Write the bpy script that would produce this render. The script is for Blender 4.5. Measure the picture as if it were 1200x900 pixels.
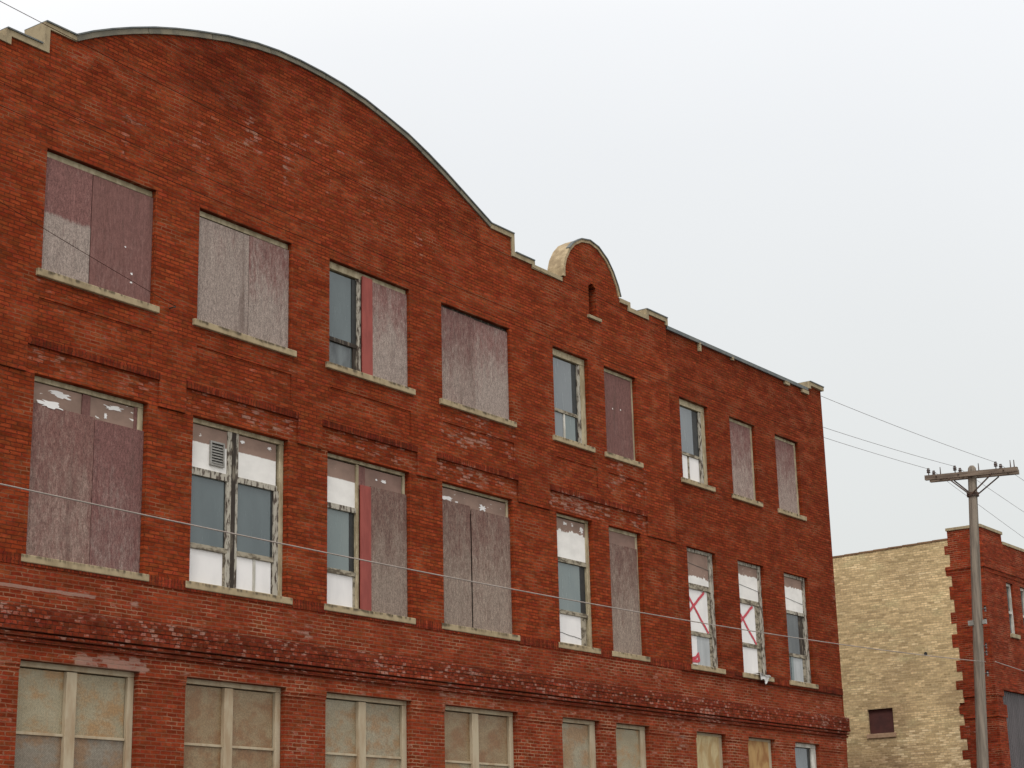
import bpy, bmesh, math, random
from mathutils import Vector, Matrix, noise as mnoise
random.seed(7)
for o in list(bpy.data.objects): bpy.data.objects.remove(o)
S = bpy.context.scene
COL = S.collection
R = math.radians

# ------------------------------------------------------------------ camera
cd = bpy.data.cameras.new('camera'); cam = bpy.data.objects.new('camera', cd); COL.objects.link(cam)
cd.sensor_width = 36.0; cd.lens = 2109.27 / 1200 * 36; cd.clip_end = 3000; cd.clip_start = 0.1
rt = Vector((0.58497258, -0.81068415, -0.02446005)); up = Vector((-0.20542095, -0.17726764, 0.96248554)); fw = Vector((0.78460775, 0.55800305, 0.27022821))
cam.matrix_world = Matrix(((rt.x, up.x, -fw.x, 0), (rt.y, up.y, -fw.y, 0), (rt.z, up.z, -fw.z, 1.6), (0, 0, 0, 1)))
S.camera = cam
# ------------------------------------------------------------------ sky: thin bright overcast, hazy sun up on the left
SUN_EL, SUN_AZ = R(52), R(-118)          # azimuth measured from +Y towards +X
sd = Vector((math.sin(SUN_AZ) * math.cos(SUN_EL), math.cos(SUN_AZ) * math.cos(SUN_EL), math.sin(SUN_EL)))
W = bpy.data.worlds.new('World'); S.world = W; W.use_nodes = True
nt = W.node_tree; nt.nodes.clear()
def wn(t, **k):
    n = nt.nodes.new(t)
    for a, b in k.items(): setattr(n, a, b)
    return n
wo = wn('ShaderNodeOutputWorld'); bg = wn('ShaderNodeBackground'); nt.links.new(bg.outputs[0], wo.inputs[0])
sky = wn('ShaderNodeTexSky', sky_type='NISHITA', sun_disc=False, sun_elevation=SUN_EL, sun_rotation=SUN_AZ, dust_density=4.0, air_density=1.0)
hs = wn('ShaderNodeHueSaturation'); hs.inputs['Saturation'].default_value = 0.25; nt.links.new(sky.outputs[0], hs.inputs['Color'])
tc = wn('ShaderNodeTexCoord')
dp = wn('ShaderNodeVectorMath', operation='DOT_PRODUCT'); nt.links.new(tc.outputs['Generated'], dp.inputs[0]); dp.inputs[1].default_value = sd
mr = wn('ShaderNodeMapRange'); mr.inputs[1].default_value = -1; mr.inputs[2].default_value = 1; nt.links.new(dp.outputs['Value'], mr.inputs[0])
rp = wn('ShaderNodeValToRGB'); nt.links.new(mr.outputs[0], rp.inputs[0])
el = rp.color_ramp.elements
el[0].position = 0.10; el[0].color = (6.6, 6.75, 6.7, 1)
el[1].position = 0.98; el[1].color = (15.5, 15.1, 14.5, 1)
for p, c in ((0.267, (7.05, 7.25, 7.15, 1)), (0.37, (8.15, 8.35, 8.55, 1)), (0.405, (8.75, 8.92, 9.15, 1)), (0.44, (10.1, 10.1, 10.1, 1)), (0.62, (10.3, 10.2, 10.1, 1)), (0.80, (11.5, 11.4, 11.2, 1))):
    e = el.new(p); e.color = c
cn = wn('ShaderNodeTexNoise'); cn.inputs['Scale'].default_value = 2.2; cn.inputs['Detail'].default_value = 3; nt.links.new(tc.outputs['Generated'], cn.inputs['Vector'])
cm = wn('ShaderNodeMapRange'); cm.inputs[1].default_value = .3; cm.inputs[2].default_value = .7; cm.inputs[3].default_value = .975; cm.inputs[4].default_value = 1.02; nt.links.new(cn.outputs[0], cm.inputs[0])
vm = wn('ShaderNodeVectorMath', operation='SCALE'); nt.links.new(rp.outputs[0], vm.inputs[0]); nt.links.new(cm.outputs[0], vm.inputs['Scale'])
mx = wn('ShaderNodeMix', data_type='RGBA', blend_type='MIX'); mx.inputs['Factor'].default_value = 0.88
nt.links.new(hs.outputs[0], mx.inputs[6]); nt.links.new(vm.outputs[0], mx.inputs[7]); nt.links.new(mx.outputs[2], bg.inputs['Color'])
bg.inputs['Strength'].default_value = 0.115
sl = bpy.data.lights.new('sun', 'SUN'); sl.energy = 1.1; sl.angle = R(16); sl.color = (1, .96, .9)
so = bpy.data.objects.new('sun', sl); COL.objects.link(so); so.rotation_euler = sd.to_track_quat('Z', 'Y').to_euler()
S.view_settings.view_transform = 'Standard'; S.view_settings.look = 'None'; S.view_settings.exposure = 0.0; S.view_settings.gamma = 1.0

# ------------------------------------------------------------------ material helpers
class G:
    """small node graph writer"""
    def __init__(s, name):
        s.m = bpy.data.materials.new(name); s.m.use_nodes = True; s.t = s.m.node_tree
        s.t.nodes.clear(); s.out = s.n('ShaderNodeOutputMaterial'); s.b = s.n('ShaderNodeBsdfPrincipled'); s.l(s.b.outputs[0], s.out.inputs[0])
    def n(s, t, **k):
        x = s.t.nodes.new(t)
        for a, b in k.items(): setattr(x, a, b)
        return x
    def l(s, a, b): s.t.links.new(a, b)
    def put(s, v, sock):
        if hasattr(v, 'is_output'): s.l(v, sock)
        elif isinstance(v, (tuple, list)) and len(v) == 3 and sock.type == 'RGBA': sock.default_value = (*v, 1)
        else: sock.default_value = v
    def math(s, op, a, b=0.0, clamp=False):
        x = s.n('ShaderNodeMath', operation=op, use_clamp=clamp); s.put(a, x.inputs[0]); s.put(b, x.inputs[1]); return x.outputs[0]
    def mix(s, f, a, b, mode='MIX'):
        x = s.n('ShaderNodeMix', data_type='RGBA', blend_type=mode); s.put(f, x.inputs[0]); s.put(a, x.inputs[6]); s.put(b, x.inputs[7]); return x.outputs[2]
    def ramp(s, v, a, b, lo=0.0, hi=1.0):
        x = s.n('ShaderNodeMapRange', interpolation_type='SMOOTHSTEP'); s.put(v, x.inputs[0]); s.put(a, x.inputs[1]); s.put(b, x.inputs[2]); s.put(lo, x.inputs[3]); s.put(hi, x.inputs[4]); return x.outputs[0]
    def obj(s, rnd=False):
        c = s.n('ShaderNodeTexCoord')
        if not rnd: return c.outputs['Object']
        oi = s.n('ShaderNodeObjectInfo'); a = s.n('ShaderNodeVectorMath', operation='SCALE'); a.inputs[0].default_value = (37, 11, 53); s.l(oi.outputs['Random'], a.inputs['Scale'])
        d = s.n('ShaderNodeVectorMath', operation='ADD'); s.l(c.outputs['Object'], d.inputs[0]); s.l(a.outputs[0], d.inputs[1]); return d.outputs[0]
    def noise(s, vec, scale, sx=1, sy=1, sz=1, detail=4, rough=.55, dist=0):
        m = s.n('ShaderNodeMapping'); m.inputs['Scale'].default_value = (sx, sy, sz); s.l(vec, m.inputs[0])
        x = s.n('ShaderNodeTexNoise'); x.inputs['Scale'].default_value = scale; x.inputs['Detail'].default_value = detail; x.inputs['Roughness'].default_value = rough; x.inputs['Distortion'].default_value = dist
        s.l(m.outputs[0], x.inputs['Vector']); return x.outputs[0]
    def attr(s, name): return s.n('ShaderNodeAttribute', attribute_name=name).outputs['Fac']
    def xyz(s, vec):
        x = s.n('ShaderNodeSeparateXYZ'); s.l(vec, x.inputs[0]); return x.outputs
    def comb(s, a, b, c=0.0):
        x = s.n('ShaderNodeCombineXYZ'); s.put(a, x.inputs[0]); s.put(b, x.inputs[1]); s.put(c, x.inputs[2]); return x.outputs[0]
    def bump(s, h, dist=.01, strength=.6):
        x = s.n('ShaderNodeBump'); x.inputs['Distance'].default_value = dist; x.inputs['Strength'].default_value = strength; s.l(h, x.inputs['Height']); s.l(x.outputs[0], s.b.inputs['Normal'])
    def done(s, col, rough=.85, spec=.25, metal=0.0):
        s.put(col, s.b.inputs['Base Color']); s.put(rough, s.b.inputs['Roughness']); s.b.inputs['Specular IOR Level'].default_value = spec; s.b.inputs['Metallic'].default_value = metal
        return s.m

def brick(name, c1, c2, mortar, bw=.205, bh=.0628, ms=.0085, vary=.5, scatter=.0, pale=(.34, .235, .19), turned=False, patch=(.72, 1.22), jitter=.35, mort2=None, mort_f=.85, hue_f=.8, dash_f=.75):
    g = G(name); o = g.obj(); x = g.xyz(o)
    u = g.math('ADD', x[0], x[1]); v = x[2]
    # courses never run dead level: a few millimetres of wander
    wob = g.noise(o, .7, detail=2); v = g.math('ADD', v, g.math('MULTIPLY', g.math('SUBTRACT', wob, .5), .03))
    w2 = g.noise(o, 9, detail=3, rough=.7); w3 = g.noise(o, 9, 1, 1, 1.7, detail=3, rough=.7)
    v = g.math('ADD', v, g.math('MULTIPLY', g.math('SUBTRACT', w2, .5), .022)); u = g.math('ADD', u, g.math('MULTIPLY', g.math('SUBTRACT', w3, .5), .10))
    bt = g.n('ShaderNodeTexBrick'); bt.offset = .5
    g.l(g.comb(v, u) if turned else g.comb(u, v), bt.inputs['Vector'])
    bt.inputs['Scale'].default_value = 1; bt.inputs['Brick Width'].default_value = bw; bt.inputs['Row Height'].default_value = bh; bt.inputs['Mortar Size'].default_value = ms; bt.inputs['Mortar Smooth'].default_value = .3
    bt.inputs['Color1'].default_value = (0, 0, 0, 1); bt.inputs['Color2'].default_value = (1, 1, 1, 1); bt.inputs['Mortar'].default_value = (.5, .5, .5, 1)
    rnd = g.math('ADD', bt.outputs['Color'], 0.0)
    col = g.mix(rnd, c1, c2)
    hue = g.noise(o, 4.2, 1, 1, 2.6, detail=2); hue2 = g.noise(o, 5.3, 1.1, 1.1, 3.1, detail=2)
    col = g.mix(g.ramp(hue, .50, .62, 0, hue_f), col, g.mix(1.0, col, (.80, 1.12, 1.02), 'MULTIPLY'))
    col = g.mix(g.ramp(hue2, .52, .64, 0, hue_f), col, g.mix(1.0, col, (1.02, .82, 1.15), 'MULTIPLY'))
    # broad weathering, course-wise streaks, grain
    big = g.noise(o, .33, detail=4, rough=.6); st = g.noise(o, 3.2, .6, .6, 7.0, detail=3); fine = g.noise(o, 14, detail=3)
    k = g.math('MULTIPLY', g.ramp(big, .3, .7, patch[0], patch[1]), g.ramp(st, .28, .72, 1 - jitter, 1 + jitter * .8))
    k = g.math('MULTIPLY', k, g.ramp(fine, .25, .75, .8, 1.18))
    vv = g.n('ShaderNodeVectorMath', operation='SCALE'); g.l(col, vv.inputs[0]); g.l(k, vv.inputs['Scale']); col = vv.outputs[0]
    oran = g.noise(o, .8, 1, 1, 2.5, detail=3)
    col = g.mix(g.ramp(oran, .52, .75, 0, .45), col, g.mix(1.0, col, (1.25, 1.55, 1.6), 'MULTIPLY'))
    # mortar, in places washed out pale
    mn = g.noise(o, 1.3, 1, 1, 1.6, detail=4)
    mc = g.mix(g.ramp(mn, .45, .68), mortar, mort2 or tuple(min(1, c * 2.2) for c in mortar))
    col = g.mix(g.math('MULTIPLY', bt.outputs['Fac'], mort_f), col, mc)
    dash = g.ramp(g.noise(o, 10, .42, .42, 2.9, detail=4, rough=.7), .60, .70, 0, .40 * dash_f)
    col = g.mix(dash, col, g.mix(1.0, col, (1.7, 2.3, 2.6), 'MULTIPLY'))
    dash2 = g.ramp(g.noise(o, 8.3, .40, .40, 3.3, detail=4, rough=.7), .60, .72, 0, .5 * dash_f)
    col = g.mix(dash2, col, g.mix(1.0, col, (.55, .45, .45), 'MULTIPLY'))
    # salts: pale bloom, brick by brick
    e = g.attr('efflo'); n1 = g.noise(o, 13, .55, .55, 2.4, detail=6, rough=.72)
    lim = g.math('SUBTRACT', g.math('SUBTRACT', .80 - scatter, g.math('MULTIPLY', e, .42)), g.math('MULTIPLY', g.math('SUBTRACT', g.noise(o, .55, detail=3), .5), .45))
    f = g.ramp(g.math('ADD', n1, g.math('MULTIPLY', g.math('SUBTRACT', rnd, .5), .34)), lim, g.math('ADD', lim, .22), 0, .60)
    col = g.mix(f, col, pale)
    so_ = g.attr('soot_and_tone'); sn = g.noise(o, 2.5, .5, .5, 2.0, detail=4)
    sf = g.math('MULTIPLY', so_, g.ramp(sn, .25, .65, .45, 1.0))
    col = g.mix(sf, col, g.mix(1.0, col, (.42, .34, .36), 'MULTIPLY'))
    hgt = g.math('SUBTRACT', g.math('MULTIPLY', fine, .25), bt.outputs['Fac'])
    g.bump(hgt, .008, .7)
    return g.done(col, .95, .06)

M = {}
M['red'] = brick('red_brick', (.182, .0265, .0074), (.280, .0500, .0158), (.085, .021, .010), mort2=(.27, .12, .065), patch=(.92, 1.07), jitter=.22)
M['red_low'] = brick('red_brick_lower', (.168, .0245, .0080), (.255, .0445, .0158), (.19, .075, .042), scatter=.02, mort2=(.36, .21, .13), patch=(.90, 1.08), jitter=.20)
M['belt'] = brick('belt_brick', (.135, .0215, .0085), (.235, .040, .0155), (.06, .019, .011), scatter=.235, jitter=.25, bw=.11, pale=(.38, .27, .22), mort_f=.8)
M['rowlock'] = brick('rowlock_brick', (.130, .019, .0075), (.225, .037, .0138), (.05, .015, .009), bw=.6, bh=.0675, ms=.008, turned=True)
M['yellow'] = brick('cream_brick', (.405, .300, .158), (.66, .495, .275), (.40, .31, .19), scatter=.15, pale=(.86, .72, .46), patch=(.88, 1.10), jitter=.20, bw=.215, bh=.0675, mort2=(.56, .43, .25), hue_f=0.0, dash_f=.6)
M['red2'] = brick('warehouse_red_brick', (.155, .0205, .0070), (.27, .0425, .0150), (.13, .045, .025), mort2=(.30, .15, .09), patch=(.85, 1.12))

def plain(name, c, c2=None, scale=6, rough=.8, spec=.3, metal=0.0, stretch=(1, 1, 1), lo=.35, hi=.65, bump=0.0, rnd=True):
    g = G(name); o = g.obj(rnd); n1 = g.noise(o, scale, *stretch, detail=5, rough=.6)
    col = g.mix(g.ramp(n1, lo, hi), c, c2 or tuple(x * .7 for x in c))
    if bump: g.bump(n1, .01, bump)
    return g.done(col, rough, spec, metal)
M['stone'] = plain('limestone', (.33, .265, .165), (.21, .165, .105), 7, stretch=(1, 1, .6), bump=.3, lo=.42, hi=.75)
def sill_mat():
    g = G('stained_sill_stone'); o = g.obj(True); n1 = g.noise(o, 5, 1, 1, .5); n2 = g.noise(o, 9, 1, 1, .12, detail=4)
    zc = g.xyz(g.n('ShaderNodeTexCoord').outputs['Generated'])[2]
    col = g.mix(g.ramp(n1, .35, .7), (.385, .305, .19), (.28, .215, .13))
    dirt = g.math('MULTIPLY', g.ramp(n2, .42, .62), g.ramp(g.math('ADD', zc, g.math('MULTIPLY', g.math('SUBTRACT', n1, .5), .9)), .40, .8))
    col = g.mix(g.math('MULTIPLY', dirt, .9), col, (.07, .055, .035)); g.bump(n1, .01, .3)
    return g.done(col, .9, .2)
M['sill'] = sill_mat()
M['stucco'] = plain('parapet_stucco', (.42, .325, .20), (.27, .20, .12), 5, bump=.3)
M['metal'] = plain('weathered_flashing', (.085, .10, .105), (.14, .145, .135), 5, rough=.55, spec=.4, metal=.3)
M['archcop'] = plain('arch_coping_stone', (.21, .185, .135), (.13, .12, .095), 3, bump=.2)
M['cream'] = plain('cream_frame_paint', (.45, .385, .26), (.28, .225, .14), 8, stretch=(1, 1, .4), rough=.7)
M['peel'] = plain('peeling_frame_paint', (.40, .37, .31), (.075, .055, .042), 20, stretch=(1, 1, .3), lo=.47, hi=.60, rough=.75, bump=.4)
M['oldwood'] = plain('bare_dark_wood', (.035, .026, .020), (.20, .17, .13), 14, stretch=(1, 1, .25), lo=.5, hi=.7, bump=.4)
M['grime'] = plain('grimy_rail_paint', (.33, .29, .22), (.10, .08, .055), 12, stretch=(.5, 1, 1), lo=.42, hi=.62)
M['f1frame'] = plain('pale_frame_paint', (.42, .35, .245), (.33, .24, .15), 5, stretch=(1, 1, .3), lo=.4, hi=.7)
M['whiteframe'] = plain('white_frame_paint', (.62, .60, .55), (.40, .38, .33), 8, stretch=(1, 1, .3))
M['batten'] = plain('pink_batten_paint', (.30, .072, .058), (.24, .055, .045), 6, stretch=(1, 1, .3))
M['white'] = plain('white_panel', (.80, .78, .77), (.70, .685, .68), 3, stretch=(1, 1, .4), lo=.3, hi=.8, rough=.6)
M['greywhite'] = plain('grey_white_panel', (.42, .44, .45), (.33, .35, .36), 4, stretch=(1, 1, .3), rough=.5)
M['dark'] = plain('dark_sash_shadow_paint', (.018, .02, .02), (.03, .03, .028), 9, rough=.5)  # on the strips beside panes it paints in the shaded gap
M['inside'] = plain('dark_interior', (.02, .018, .016), (.012, .011, .01), 3)
M['redpaint'] = plain('red_spray_paint', (.52, .035, .06), (.50, .09, .11), 20, rough=.6)
M['vent'] = plain('vent_metal', (.30, .29, .27), (.22, .21, .19), 9, metal=.2, rough=.5)

def board(name, grey0, grey1, pinkcol=(.180, .086, .078), greycol=(.285, .230, .203), edge=None, flakes=.5):
    """weathered OSB: maroon paint worn to grey; grey share goes from grey0 (top) to grey1 (bottom); edge = a level the paint stops at"""
    g = G(name); o = g.obj(True); zc = g.xyz(g.n('ShaderNodeTexCoord').outputs['Generated'])[2]
    n1 = g.noise(o, 3.2, 1.6, 1, .55, detail=8, rough=.78); n2 = g.noise(o, 30, 1.3, 1, .35, detail=3, rough=.7); n3 = g.noise(o, 11, 1.4, 1, .5, detail=4)
    amt = g.ramp(zc, 0, 1, grey1, grey0)
    if edge is not None:
        ez = g.math('ADD', zc, g.math('MULTIPLY', g.math('SUBTRACT', n3, .5), .10))
        amt = g.ramp(ez, edge - .03, edge + .03, grey1, grey0)
    t = g.math('ADD', g.math('ADD', g.math('MULTIPLY', n1, .5), g.math('MULTIPLY', n3, .25)), g.math('MULTIPLY', n2, .25))
    lim = g.math('SUBTRACT', .74, g.math('MULTIPLY', amt, .48))
    f = g.ramp(t, g.math('SUBTRACT', lim, .17), g.math('ADD', lim, .17))
    col = g.mix(f, pinkcol, greycol)
    v = g.n('ShaderNodeTexVoronoi'); mp = g.n('ShaderNodeMapping'); mp.inputs['Scale'].default_value = (26, 26, 11); g.l(o, mp.inputs[0]); g.l(mp.outputs[0], v.inputs['Vector'])
    fl = g.xyz(v.outputs['Color'])[0]
    k = g.math('MULTIPLY', g.ramp(fl, 0, 1, 1 - flakes * .6, 1 + flakes * .5), g.ramp(n2, .3, .7, .80, 1.16))
    s = g.n('ShaderNodeVectorMath', operation='SCALE'); g.l(col, s.inputs[0]); g.l(k, s.inputs['Scale']); col = s.outputs[0]
    stain = g.noise(o, 2.0, 2.5, 1, .35, detail=4); run = g.noise(o, 5.0, 2.6, 1, .10, detail=5, rough=.65)
    col = g.mix(g.ramp(stain, .56, .74, 0, .45), col, (.10, .060, .050))
    col = g.mix(g.ramp(run, .55, .72, 0, .40), col, g.mix(1.0, col, (1.45, 1.5, 1.5), 'MULTIPLY'))
    col = g.mix(g.ramp(g.noise(o, 3.7, 3.2, 1, .12, detail=4), .58, .74, 0, .28), col, g.mix(1.0, col, (.55, .5, .5), 'MULTIPLY'))
    tint = g.n('ShaderNodeObjectInfo').outputs['Random']; t2 = g.n('ShaderNodeVectorMath', operation='SCALE'); g.l(col, t2.inputs[0]); g.l(g.ramp(tint, 0, 1, .88, 1.10), t2.inputs['Scale']); col = t2.outputs[0]
    return g.done(col, .85, .2)
M['b_pink'] = board('maroon_board', .12, .38)
M['b_pinkbleach'] = board('half_bleached_board', .12, .85, edge=.52)
M['b_grey'] = board('bleached_grey_board', .78, .95)
M['b_mid'] = board('worn_maroon_board', .28, .78, greycol=(.308, .238, .208))
M['b_midgrey'] = board('worn_grey_board', .36, .92)
M['b_brown'] = board('brown_weathered_board', .26, .50, pinkcol=(.168, .083, .072), greycol=(.268, .200, .168))
M['b_browngrey'] = board('brown_grey_board', .36, .84, pinkcol=(.155, .082, .068), greycol=(.278, .215, .176))
M['b_fresh'] = board('evenly_painted_board', .08, .25, pinkcol=(.182, .088, .078), greycol=(.235, .155, .14), flakes=.25)
M['ply'] = None
def ply(name, a, b):
    g = G(name); o = g.obj(True); n1 = g.noise(o, 2.2, 1.4, 1, .7, detail=4, dist=.6); n2 = g.noise(o, 18, 1, 1, .12, detail=3)
    col = g.mix(g.ramp(n1, .42, .6), a, b); col = g.mix(g.ramp(n2, .4, .7, 0, .35), col, tuple(x * .6 for x in a)); return g.done(col, .8, .2)
M['ply'] = ply('tan_plywood', (.44, .30, .14), (.27, .15, .06)); M['ply2'] = ply('orange_plywood', (.40, .245, .10), (.26, .12, .045)); M['plypale'] = ply('pale_plywood', (.46, .37, .21), (.33, .22, .10))

def transom(name, level, ragged=.10, brown=(.285, .19, .15), white=(.80, .78, .75), specks=.0):
    """white panel over-painted brown from the top down to a ragged level (generated z), with chips near it"""
    g = G(name); o = g.obj(True); zc = g.xyz(g.n('ShaderNodeTexCoord').outputs['Generated'])[2]
    n1 = g.noise(o, 9, 1, 1, .9, detail=5, rough=.65); n2 = g.noise(o, 2.6, 1, 1, 1.6, detail=4)
    e = g.math('ADD', zc, g.math('MULTIPLY', g.math('SUBTRACT', n1, .5), ragged * 2.2))
    br = g.ramp(e, level - .012, level + .012)
    chip = g.ramp(g.math('ADD', g.noise(o, 7, 1, 1, 2.6, detail=3), g.math('MULTIPLY', g.ramp(g.math('ABSOLUTE', g.math('SUBTRACT', zc, level + .18)), 0, .3, 1, 0), .12)), .80 - specks, .815 - specks)
    br = g.math('MULTIPLY', br, g.math('SUBTRACT', 1.0, chip))
    bc = g.mix(g.ramp(n2, .35, .7), brown, tuple(x * .78 for x in brown))
    wc = g.mix(g.ramp(n2, .3, .75), white, tuple(x * .86 for x in white))
    return g.done(g.mix(br, wc, bc), .75, .3)
M['t_half'] = transom('half_brown_transom', .60, .02)
M['t_brown'] = transom('brown_transom', -.6, .05, specks=.12)
M['t_brownplain'] = transom('plain_brown_transom', -.8, .05, brown=(.25, .155, .125), specks=.08)
M['t_rag'] = transom('ragged_brown_transom', .70, .16, specks=.04)
M['t_low'] = transom('low_ragged_transom', .24, .16)
M['t_quarter'] = transom('upper_brown_transom', .72, .10)

def glass(name, a, b, rough=.12, spec=.5, sc=1.2):
    g = G(name); o = g.obj(True); n1 = g.noise(o, sc, 1.5, 1, .6, detail=4); n2 = g.noise(o, 9, 1.6, 1, .25, detail=5)
    col = g.mix(g.ramp(n1, .3, .7), a, b); col = g.mix(g.ramp(n2, .5, .85, 0, .10), col, tuple(min(1, x * 1.5 + .02) for x in b))
    return g.done(col, g.ramp(n2, .3, .8, rough, rough + .2), spec)
M['g_slate'] = glass('blinded_slate_pane', (.082, .106, .112), (.106, .134, .140))
M['g_pale'] = glass('pale_blinded_pane', (.135, .172, .172), (.165, .20, .195))
M['g_grey'] = glass('grey_blinded_pane', (.145, .165, .178), (.17, .19, .20))
M['g_dark'] = glass('dark_dusty_pane', (.040, .047, .046), (.085, .092, .088))
M['g_plastic'] = glass('dark_plastic_pane', (.028, .034, .036), (.12, .14, .145), sc=2.6)
def wired(name, a, b, rust, amt, mesh):
    g = G(name); o = g.obj(True); n1 = g.noise(o, 1.9, .7, 1, 1.4, detail=5, rough=.6, dist=.5); n2 = g.noise(o, 2.6, .8, 1, 1.1, detail=6, rough=.62); n3 = g.noise(o, 40, detail=2)
    col = g.mix(g.ramp(n1, .3, .7), a, b); col = g.mix(g.ramp(n2, .62 - amt, .80 - amt, 0, .75), col, rust)
    x = g.xyz(o); p = math.pi * 2 / .031
    w1 = g.math('SINE', g.math('MULTIPLY', g.math('ADD', x[0], x[2]), p)); w2 = g.math('SINE', g.math('MULTIPLY', g.math('SUBTRACT', x[0], x[2]), p))
    k = g.math('MULTIPLY', g.ramp(g.math('MAXIMUM', w1, w2), .2, .95, 1, 1 - mesh), g.ramp(n3, .3, .7, .80, 1.16))
    s = g.n('ShaderNodeVectorMath', operation='SCALE'); g.l(col, s.inputs[0]); g.l(k, s.inputs['Scale'])
    return g.done(s.outputs[0], .45, .35)
M['w_yellow'] = wired('wired_yellow_pane', (.345, .30, .200), (.285, .235, .145), (.34, .185, .070), .19, .2)
M['w_brown'] = wired('wired_brown_pane', (.300, .225, .130), (.240, .160, .085), (.22, .105, .045), .20, .2)
M['w_grey'] = wired('wired_grey_pane', (.270, .240, .190), (.225, .185, .140), (.27, .145, .065), .19, .35)
M['w_pale'] = wired('wired_pale_pane', (.325, .285, .20), (.265, .215, .135), (.30, .165, .07), .19, .2)
M['wire'] = plain('cable_sheath', (.36, .30, .27), (.27, .23, .20), 3, rough=.6)
M['darkwire'] = plain('bare_line_wire', (.055, .022, .015), (.04, .018, .013), 3, rough=1, spec=0)
M['pole'] = plain('weathered_pole_wood', (.235, .195, .155), (.125, .105, .085), 7, stretch=(3, 3, .18), bump=.5)
M['arm'] = plain('weathered_crossarm_wood', (.22, .17, .13), (.12, .09, .07), 9, stretch=(1, .2, 2), bump=.4)
M['iron'] = plain('rusty_iron', (.10, .055, .035), (.05, .035, .03), 12, rough=.7)
M['insul'] = plain('brown_glazed_porcelain', (.045, .022, .016), (.03, .016, .012), 5, rough=.25, spec=.6)
M['concrete'] = plain('concrete', (.25, .24, .22), (.20, .195, .18), 2, bump=.2, rnd=False)
M['asphalt'] = plain('asphalt', (.052, .052, .054), (.036, .036, .038), 8, bump=.3, rnd=False)
M['paintline'] = plain('road_paint', (.70, .68, .60), (.45, .44, .4), 7, rnd=False)
M['soil'] = plain('dry_ground', (.17, .15, .10), (.10, .105, .06), .6, rnd=False)
M['tar'] = plain('tar_roof', (.05, .05, .05), (.08, .078, .075), 2, rnd=False)
M['cloth'] = plain('dirty_white_cloth', (.74, .73, .71), (.55, .54, .52), 14)
M['plaster'] = plain('maroon_painted_board', (.075, .026, .022), (.055, .020, .018), 4)
def corr():
    g = G('corrugated_grey_metal'); o = g.obj(True); x = g.xyz(o); n1 = g.noise(o, 3, 1, 1, .3)
    w = g.math('SINE', g.math('MULTIPLY', x[0], math.pi * 2 / .15)); col = g.mix(g.ramp(n1, .3, .7), (.115, .10, .105), (.085, .075, .078)); g.bump(w, .03, 1.0)
    return g.done(col, .5, .4, .2)
M['corr'] = corr()
def ghost():
    g = G('worn_sign_paint'); o = g.obj(); n1 = g.noise(o, 7, 1, 1, 2.4, detail=5, rough=.7); n2 = g.noise(o, 1.2, detail=3)
    return g, n1, n2

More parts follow.
